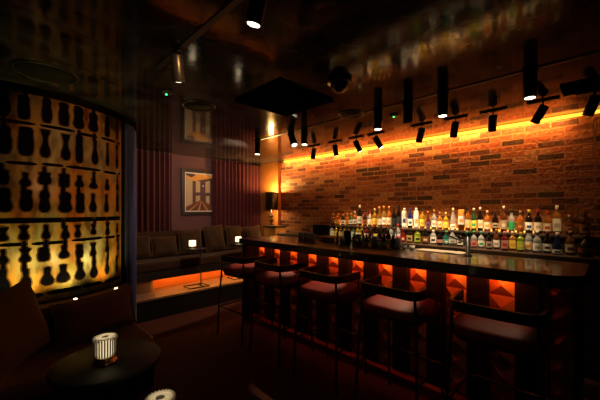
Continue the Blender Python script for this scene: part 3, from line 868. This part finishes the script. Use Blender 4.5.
def bottle(px, shape, wpx, ytop, g, lab, mk, cap, desc, X, zb, group, hint):
    if px > 430: X += .03 if hint % 2 else -.028; wpx *= .93
    Y = y_at(px, X); tt = (px-300)/F; d = 2*X/(1+tt)/math.sqrt(2)
    r = wpx/2*d/F*.96; h = H + (209.5-ytop)*d/F - zb
    wrd = 'container' if shape == 'tube' else 'bottle'
    t = thing('packaging_tube' if shape == 'tube' else 'liquor_bottle', desc, wrd, (X,Y,zb+.0005), math.atan2(-Y,-X)+PI, group)
    sq = 0; ch = .1*h
    if shape == 'round': prof = [(.9,0),(1,.012),(1,.56),(.93,.62),(.6,.70),(.38,.75),(.34,.80),(.34,.90)]; l0,l1,lr = .12,.46,1; nr = .40
    elif shape == 'slim': prof = [(.9,0),(1,.012),(1,.50),(.85,.58),(.5,.68),(.42,.75),(.42,.9)]; l0,l1,lr = .10,.40,1; nr=.5
    elif shape == 'square': prof = [(.92,0),(1,.012),(1,.64),(.9,.70),(.5,.74),(.36,.77),(.36,.86)]; l0,l1,lr=.12,.55,1; sq=5; nr=.42
    elif shape == 'flask': prof = [(.7,0),(.85,.02),(1,.2),(1,.42),(.85,.6),(.55,.70),(.33,.76),(.3,.88)]; l0,l1,lr=.2,.42,1; nr=.36
    elif shape == 'cone': prof = [(.95,0),(1,.015),(1,.25),(.78,.5),(.5,.68),(.36,.76),(.36,.88)]; l0,l1,lr=.06,.25,1; nr=.42
    elif shape == 'can': prof = [(.92,0),(1,.012),(1,.74),(.9,.82),(.55,.87),(.42,.89),(.42,.93)]; l0,l1,lr=.06,.70,1; nr=.5
    else: prof = [(1,0),(1,.97),(.98,.98)]; l0,l1,lr=.28,.70,1; nr=1.02
    if sq: r *= .93
    MB().lathe([(a*r,b*h) for a,b in prof], 20, sq=sq).build('tube_body' if shape=='tube' else 'glass', cmat('paper',g) if shape in('tube','can') else cmat('glass',g), t)
    # label band with its printed patch facing the room (local -X)
    lb = MB(); rr = r*lr+.0008
    lb.lathe([(rr,l0*h),(rr,l1*h)], 20, sq=sq, cap=False)
    seg = 8; vs = []; fs = []
    z0, z1 = h*(l0+(l1-l0)*.28), h*(l0+(l1-l0)*.62)
    for i in range(seg+1):
        a = PI + (-.55+1.1*i/seg); c, s = math.cos(a), math.sin(a)
        e = (abs(c)**sq+abs(s)**sq)**(-1/sq) if sq else 1
        vs += [((rr+.0006)*c*e,(rr+.0006)*s*e,z0),((rr+.0006)*c*e,(rr+.0006)*s*e,z1)]
    for i in range(seg): fs.append((2*i,2*i+2,2*i+3,2*i+1))
    lb.add(vs, fs, 1, True)
    lb.build('label', [cmat('paper',lab), cmat('paper',mk)], t)
    top = prof[-1][1]*h
    MB().lathe([(nr*r,top-.05*h if shape!='tube' else top+.001),(nr*r,h*.985),(nr*r*.85,h)], 14).build('lid' if shape=='tube' else 'cap', cmat('cap',cap), t)
for k, b in enumerate(upper): bottle(*b, 4.01, 1.23, 'bottles on the raised rear row', k)
for k, b in enumerate(lower): bottle(*b, 3.79, 1.055, 'bottles in the front row of the back bar', k)

# register screen at the left end of the back bar
t = thing('till_screen', 'black till screen standing on the back bar left of the bottles', 'till', (3.82, y_at(321.5,3.82), 1.0555), math.radians(20))
MB().box(-.02,.02,-.15,.15,.012,.175).build('screen', M['black'], t, bevel=.004)
MB().box(-.06,.06,-.08,.08,.0,.011).build('stand', M['black'], t)

# ------------------------------------------------------------------ things on the counter
CZ = 1.1005
gi = 0
for i, px in enumerate((300.5,303.5,306.5,309.5,312.5)):
    t = tag(MB().lathe([(.022,0),(.026,.004),(.031,.1),(.0295,.1),(.025,.008),(.001,.007)], 20, cap=True).build('tumbler', M['clear']),
            ['leftmost of five empty glasses at the far end of the bar','second of five empty glasses at the far end of the bar','middle one of five empty glasses at the far end of the bar','fourth of five empty glasses at the far end of the bar','rightmost of five empty glasses at the far end of the bar'][i], 'glass', 'empty glasses on the far end of the bar')
    X = 2.62 + .085*(i % 2); t.location = (X, y_at(px, X), CZ)
# stack of trays
px = 330; X = 2.84
for i in range(3):
    o = MB().box(-.07,.07,-.12,.12,0,.014).box(-.07,.07,-.12,-.113,.014,.02).box(-.07,.07,.113,.12,.014,.02).build('serving_tray', [M['honey'],M['cream'],M['honey']][i])
    o.location = (X, y_at(px,X), CZ+i*.0215)
    tag(o, ['bottom tray of the small stack on the bar left of the black water tap','middle pale tray of the small stack on the bar left of the black water tap','top tray of the small stack on the bar left of the black water tap'][i], 'tray', 'stacked trays on the bar')
t = thing('water_tap', 'slim black tap on the bar near the far glasses', 'tap', (2.70,y_at(337.5,2.70),CZ))
MB().lathe([(.024,0),(.024,.008),(.012,.014),(.012,.13)], 14).build('pillar', M['black'], t)
MB().tube([(0,0,.125),(.02,0,.15),(.06,0,.15),(.075,0,.125)], .009, 8).build('spout', M['black'], t)
t = tag(MB().lathe([(.026,0),(.03,.06),(.034,.075),(.032,.075),(.028,.06),(.001,.01)], 18).build('cup', M['porcelain']), 'small white cup on the bar beside the black water tap', 'cup'); t.location=(2.66,y_at(342.5,2.66),CZ)
t = tag(MB().lathe([(.034,0),(.042,.13),(.045,.135),(.04,.15),(.03,.16)], 22).build('cocktail_shaker', M['dsteel']), 'dark steel cocktail shaker on the bar right of the white cup', 'shaker'); t.location=(2.72,y_at(347.3,2.72),CZ)
tools = [(354.5,2.80,'bit',DK,.14,'dark dasher bottle at the left of the bar tool cluster'),
         (358.5,2.70,'tin',0,.12,'steel mixing tin at the left of the bar tool cluster'),
         (362.5,2.84,'bit',BR,.17,'brown dasher bottle second in the bar tool cluster'),
         (366.5,2.72,'bit',DK,.13,'short dark dasher bottle in the middle of the bar tool cluster'),
         (370.5,2.82,'bit',GD,.18,'tall golden dasher bottle in the bar tool cluster'),
         (375,2.70,'tin',0,.11,'low steel mixing tin in the middle of the bar tool cluster'),
         (379.5,2.83,'bit',GR,.19,'tall green pouring bottle in the bar tool cluster'),
         (384,2.72,'bit',DK,.16,'dark pouring bottle in the right half of the bar tool cluster'),
         (388.5,2.85,'bit',BR,.2,'tall brown pouring bottle at the right of the bar tool cluster'),
         (393,2.74,'bit',DK,.15,'dark dasher bottle at the right end of the bar tool cluster')]
for px, X, kd, c, h, lab in tools:
    Y = y_at(px, X)
    if kd == 'tin':
        o = tag(MB().lathe([(.032,0),(.042,h),(.0405,h),(.031,.004),(.001,.003)], 20).build('mixing_tin', M['steel']), lab, 'tin', 'tools on the bar'); o.location=(X,Y,CZ)
    else:
        t = thing('dasher_bottle', lab, 'bottle', (X,Y,CZ), 0, 'tools on the bar')
        MB().lathe([(.026,0),(.028,.006),(.028,h*.5),(.02,h*.62),(.011,h*.7),(.011,h*.86)], 16).build('glass', cmat('glass',c), t)
        MB().lathe([(.0285,h*.1),(.0285,h*.4)], 16, cap=False).build('label', cmat('paper', [CRM,K,BG,W][int(px) % 4]), t)
        MB().lathe([(.012,h*.84),(.012,h*.9),(.004,h*.92),(.003,h)], 10).build('pourer', M['steel'], t)
# jar of bar spoons
t = thing('spoon_jar', 'jar of tall bar spoons in the right of the tool cluster', 'jar', (2.78,y_at(398,2.78),CZ))
MB().lathe([(.03,0),(.034,.1),(.032,.1),(.028,.006),(.001,.005)], 18).build('jar', M['porcelain'], t)
for k, (dx, dy) in enumerate(((.012,.02),(-.016,.01),(.004,-.022))):
    s = thing('bar_spoon', ['leftmost tall steel spoon standing in the bar spoon jar','middle tall steel spoon standing in the bar spoon jar','rightmost tall steel spoon standing in the bar spoon jar'][k], 'spoon', (2.78+dx*.3,y_at(398,2.78)+dy*.3,CZ+.012), 0, 'bar spoons')
    MB().tube([(0,0,0),(dx*1.2,dy*1.2,.2)], .0028, 6).build('stem', M['steel'], s)
    MB().lathe([(.001,.198),(.006,.205),(.007,.212),(.001,.222)], 10, cx=dx*1.2, cy=dy*1.2).build('finial', M['steel'], s)
for px, X, lab in ((404,2.82,'small white bowl on the bar right of the spoon jar'),(412,2.84,'small white bowl on the bar with a dark filling nearest the bar mat')):
    t = thing('bowl', lab, 'bowl', (X,y_at(px,X),CZ))
    MB().lathe([(.018,0),(.02,.003),(.03,.034),(.028,.034),(.018,.008),(.001,.007)], 20).build('bowl_body', M['porcelain'], t)
    MB().lathe([(.001,.015),(.023,.024),(.001,.029)], 16).build('filling', M['rubber'] if px > 408 else M['cream'], t)
o = MB().box(-.075,.075,-.2,.2,0,.008).build('bar_mat', M['cream'], bevel=.003); o.location=(2.86,y_at(441,2.86),CZ)
tag(o, 'pale bar mat lying on the counter left of the green-topped tap', 'mat')
# tap with green top and long arm
X = 2.74; Y = y_at(468,X)
t = thing('soda_tap', 'dark soda tap with green top and long sloping arm on the bar', 'tap', (X,Y,CZ))
MB().lathe([(.028,0),(.028,.01),(.017,.016),(.017,.165)], 16).build('pillar', M['dsteel'], t)
MB().lathe([(.017,.1655),(.02,.17),(.02,.197),(.015,.202)], 16).build('tap_head', mat('green_enamel',(.015,.13,.06),.3), t)
q = y_at(445, 2.78)
MB().tube([(-.002,.016,.11),(.04,q-Y,.165)], .008, 8).build('arm', M['dsteel'], t)

# ------------------------------------------------------------------ ceiling: tracks and spotlights
def track(x, y0, y1, label):
    t = thing('lighting_track', label, 'track', (x,(y0+y1)/2,ZC))
    L = (y1-y0)/2
    MB().box(-.017,.017,-L,L,-.007,-.0005).build('rail', M['black'], t)
    for s in (-1,1):
        MB().box(-.018,.018,s*L-.004,s*L+.004,-.008,-.0005).build('end_cap', M['black'], t)
track(2.65, -1.2, 3.6, 'long black lighting track on the ceiling above the bar')
track(.81, -1.2, 2.2, 'black lighting track on the ceiling above the booth')
def head(x, y, zbase, zpiv, label, group, tiltdir, energy, angle, target, col=(1,.72,.42), r=.037, L=.15, plate=0, on=True):
    """spotlight hanging from zbase; barrel pivots at zpiv and points along tiltdir"""
    t = thing('spotlight', label, 'light', (x,y,zbase), 0, group)
    if plate:
        MB().box(-.018,.018,-plate/2,plate/2,-.016,-.0005).build('mounting_plate', M['black'], t)
    else:
        MB().box(-.016,.016,-.045,.045,-.014,-.0005).build('adaptor', M['black'], t)
    MB().tube([(0,0,-.012),(0,0,zpiv-zbase)], .007, 8).build('stem', M['black'], t)
    d = Vector(tiltdir).normalized()
    b = MB(); b.M = Matrix.Translation((0,0,zpiv-zbase)) @ (-d).to_track_quat('Z','Y').to_matrix().to_4x4()
    b.lathe([(r*.9,.03),(r,.022),(r,-L+.004),(r*.96,-L),(r*.8,-L),(r*.75,-L+.02),(.001,-L+.022)], 24); b.build('barrel', M['black'], t)
    l = MB(); l.M = b.M; l.lathe([(.001,-L-.002),(r*.72,-L-.0005),(r*.72,-L+.018),(.001,-L+.019)], 18); l.build('lens', M['lens'] if on else M['dsteel'], t)
    tip = Vector((x,y,zpiv)) + d*(L+.012)
    if energy: spot('spot_lamp', tip, target, energy, angle, col, .6, .015)
    return t
ts = [257.7,291,304.5,378,408,442.7,530]
nm = ['leftmost','second','third','fourth','fifth','sixth','rightmost']
ten = [0,70,70,70,72,90,16]
tgt = [(2.4,4.7,.3),(2.17,3.05,.86),(2.17,2.42,.86),(2.10,1.78,.84),(2.10,1.12,.84),(2.72,1.0,1.1),(2.10,.48,.84)]
for i, px in enumerate(ts):
    y = y_at(px, 2.65)
    dirn = (0,0,-1)
    if i == 1: dirn = (-.05,-.5,-1)
    if i == 0: dirn = (0,.05,-1)
    if i == 0:
        dirn = (0,.03,-1)
        spot('spot_lamp', (2.62,3.50,2.27), (2.62-.3,3.50+.9,2.27-.31), 150, 120, (1,.68,.46), .08, .03)  # added wide wash over bench and platform, without a fixture of its own
    if i == 0: spot('spot_lamp', (2.65,y,2.25), (2.72,3.05,1.1), 40, 44, (1,.72,.42), .7, .015)
    head(2.65, y, ZC-.0085, ZC-.02-.018, '%s black spotlight from the left on the ceiling track above the bar' % nm[i] if 0 < i < 6 else '%s black spotlight on the ceiling track above the bar' % nm[i],
         'spotlights on the bar track', dirn, ten[i], 42 if i == 5 else 13.5 if i in (1,2) else 15, tgt[i], plate=0, L=.16, r=.042, on=(i != 4))
ws = [314,335,356,376,421.7,455.5,493,543,595]
wn = ['leftmost','second','third','fourth','fifth','sixth','seventh','eighth','rightmost']
wt = [(.15,.35,-1),(.25,.0,-1),(.35,-.35,-1),(.3,-.5,-1),(.3,.45,-1),(.3,.3,-1),(.3,.15,-1),(.3,.62,-1),(.3,.4,-1)]
wen = [40,75,95,110,135,125,88,34,2]
for i, px in enumerate(ws):
    y = y_at(px, 3.48)
    lab = '%s black spotlight on a short plate along the brick wall' % wn[i] if i in (0,8) else '%s from left of the black plate-mounted spotlights along the brick wall' % wn[i]
    wd = wt[i]
    head(3.48, y, ZC, ZC-.075, lab, 'plate-mounted spotlights along the brick wall', wd, wen[i], 46 if i else 22, (3.90, y+.25*wd[1], 1.12) if i else (3.97, 4.45, 1.0), plate=.23, L=.13, r=.038)
for px, lab, tg, e, an in ((177,'black spotlight on the booth track nearest the amber screen',(2.75,5.4,1.78),52,26),(260,'black spotlight on the booth track near the top edge of the photo',(.90,3.45,1.95),65,46)):
    y = y_at(px, .81)
    d = (.25,.35,-1) if px == 177 else (-.05,.3,-1)
    head(.81, y, ZC-.0085, ZC-.05, lab, 'spotlights on the booth track', d, e, an, tg, (1,.72,.42) if px == 177 else (1,.5,.17), plate=0, L=.13)

def ring(x, y, r, label):
    t = thing('ceiling_speaker', label, 'speaker', (x,y,ZC), 0, 'round ceiling speakers')
    MB().lathe([(r-.018,-.0005),(r-.018,-.007),(r-.01,-.011),(r,-.009),(r+.004,-.0005)], 48, cap=False).build('rim', M['black'], t)
    MB().lathe([(.001,-.006),(r-.0185,-.005),(r-.0185,-.001),(.001,-.001)], 48).build('grille', mat('grille_cloth',(.012,.011,.011),.8,spec=.15), t)
ring(.28,2.83,.19,'large round speaker in the ceiling above the amber screen')
ring(1.38,2.72,.15,'round speaker in the ceiling right of the booth track')
ring(2.60,1.86,.13,'small round speaker in the ceiling behind the bar track')
def detector(x, y, label):
    t = thing('smoke_detector', label, 'detector', (x,y,ZC), 0, 'smoke detectors')
    MB().lathe([(.032,-.018),(.045,-.012),(.047,-.0005)], 24).build('housing', M['black'], t)
    MB().lathe([(.001,-.026),(.006,-.025),(.0075,-.0185),(.001,-.0183)], 12).build('indicator', M['green'], t)
detector(1.03,2.59,'smoke detector with green light above the booth side of the room')
detector(2.93,1.57,'smoke detector with green light between the spotlights over the bar')
t = thing('air_conditioner', 'square black ceiling air conditioner cassette left of the bar track', 'air conditioner', (1.835,2.04,ZC))
MB().box(-.31,.31,-.31,.31,-.02,-.0005).build('casing', M['matte'], t, bevel=.008)
MB().box(-.19,.19,-.19,.19,-.026,-.0205).build('grille', M['matte'], t, bevel=.004)
for sx, sy in ((1,0),(-1,0),(0,1),(0,-1)):
    hx, hy = (.018,.2) if sx else (.2,.018)
    f = MB().box(sx*.25-hx,sx*.25+hx,sy*.25-hy,sy*.25+hy,-.025,-.0205).build('louvre', M['matte'], t)
t = thing('dome_camera', 'black dome camera on the ceiling in front of the bar', 'camera', (1.85,1.43,ZC))
MB().lathe([(.085,-.03),(.09,-.025),(.09,-.0005)], 36).build('housing', M['black'], t)
MB().lathe([(.001,-.098),(.03,-.092),(.055,-.075),(.068,-.05),(.07,-.0305)], 32).build('dome', mat('smoked_dome',(.01,.012,.02),.05,coat=.5), t)
t = thing('ceiling_vent', 'dark rectangular vent in the ceiling near the brick wall at right', 'vent', (3.30,.10,ZC))
MB().box(-.15,.15,-.18,.18,-.012,-.0005).build('frame', M['matte'], t, bevel=.004)
for k in range(6):
    MB().box(-.13+.048*k,-.11+.048*k,-.16,.16,-.016,-.0125).build('slat', M['matte'], t)

# ------------------------------------------------------------------ camera, world, view
cam = bpy.data.cameras.new('camera'); co = bpy.data.objects.new('camera', cam); C.objects.link(co)
co.location = (0,0,H); co.rotation_euler = (PI/2,0,-PI/4)
cam.sensor_width = 36; cam.lens = F/600*36; cam.shift_y = 9.5/600; cam.clip_start = .02
S = bpy.context.scene; S.camera = co
w = bpy.data.worlds.new('world'); S.world = w; w.use_nodes = True
w.node_tree.nodes['Background'].inputs[0].default_value = (.5,.45,.6,1)
w.node_tree.nodes['Background'].inputs[1].default_value = .002
S.view_settings.view_transform = 'Standard'; S.view_settings.look = 'None'
S.view_settings.gamma = 1; S.view_settings.exposure = 0; S.view_settings.use_curve_mapping = False
cy = S.cycles
cy.use_denoising = True; cy.denoiser = 'OPENIMAGEDENOISE'
cy.max_bounces = 8; cy.diffuse_bounces = 3; cy.glossy_bounces = 4; cy.transmission_bounces = 6
cy.sample_clamp_indirect = 2.0; cy.caustics_reflective = False; cy.caustics_refractive = False
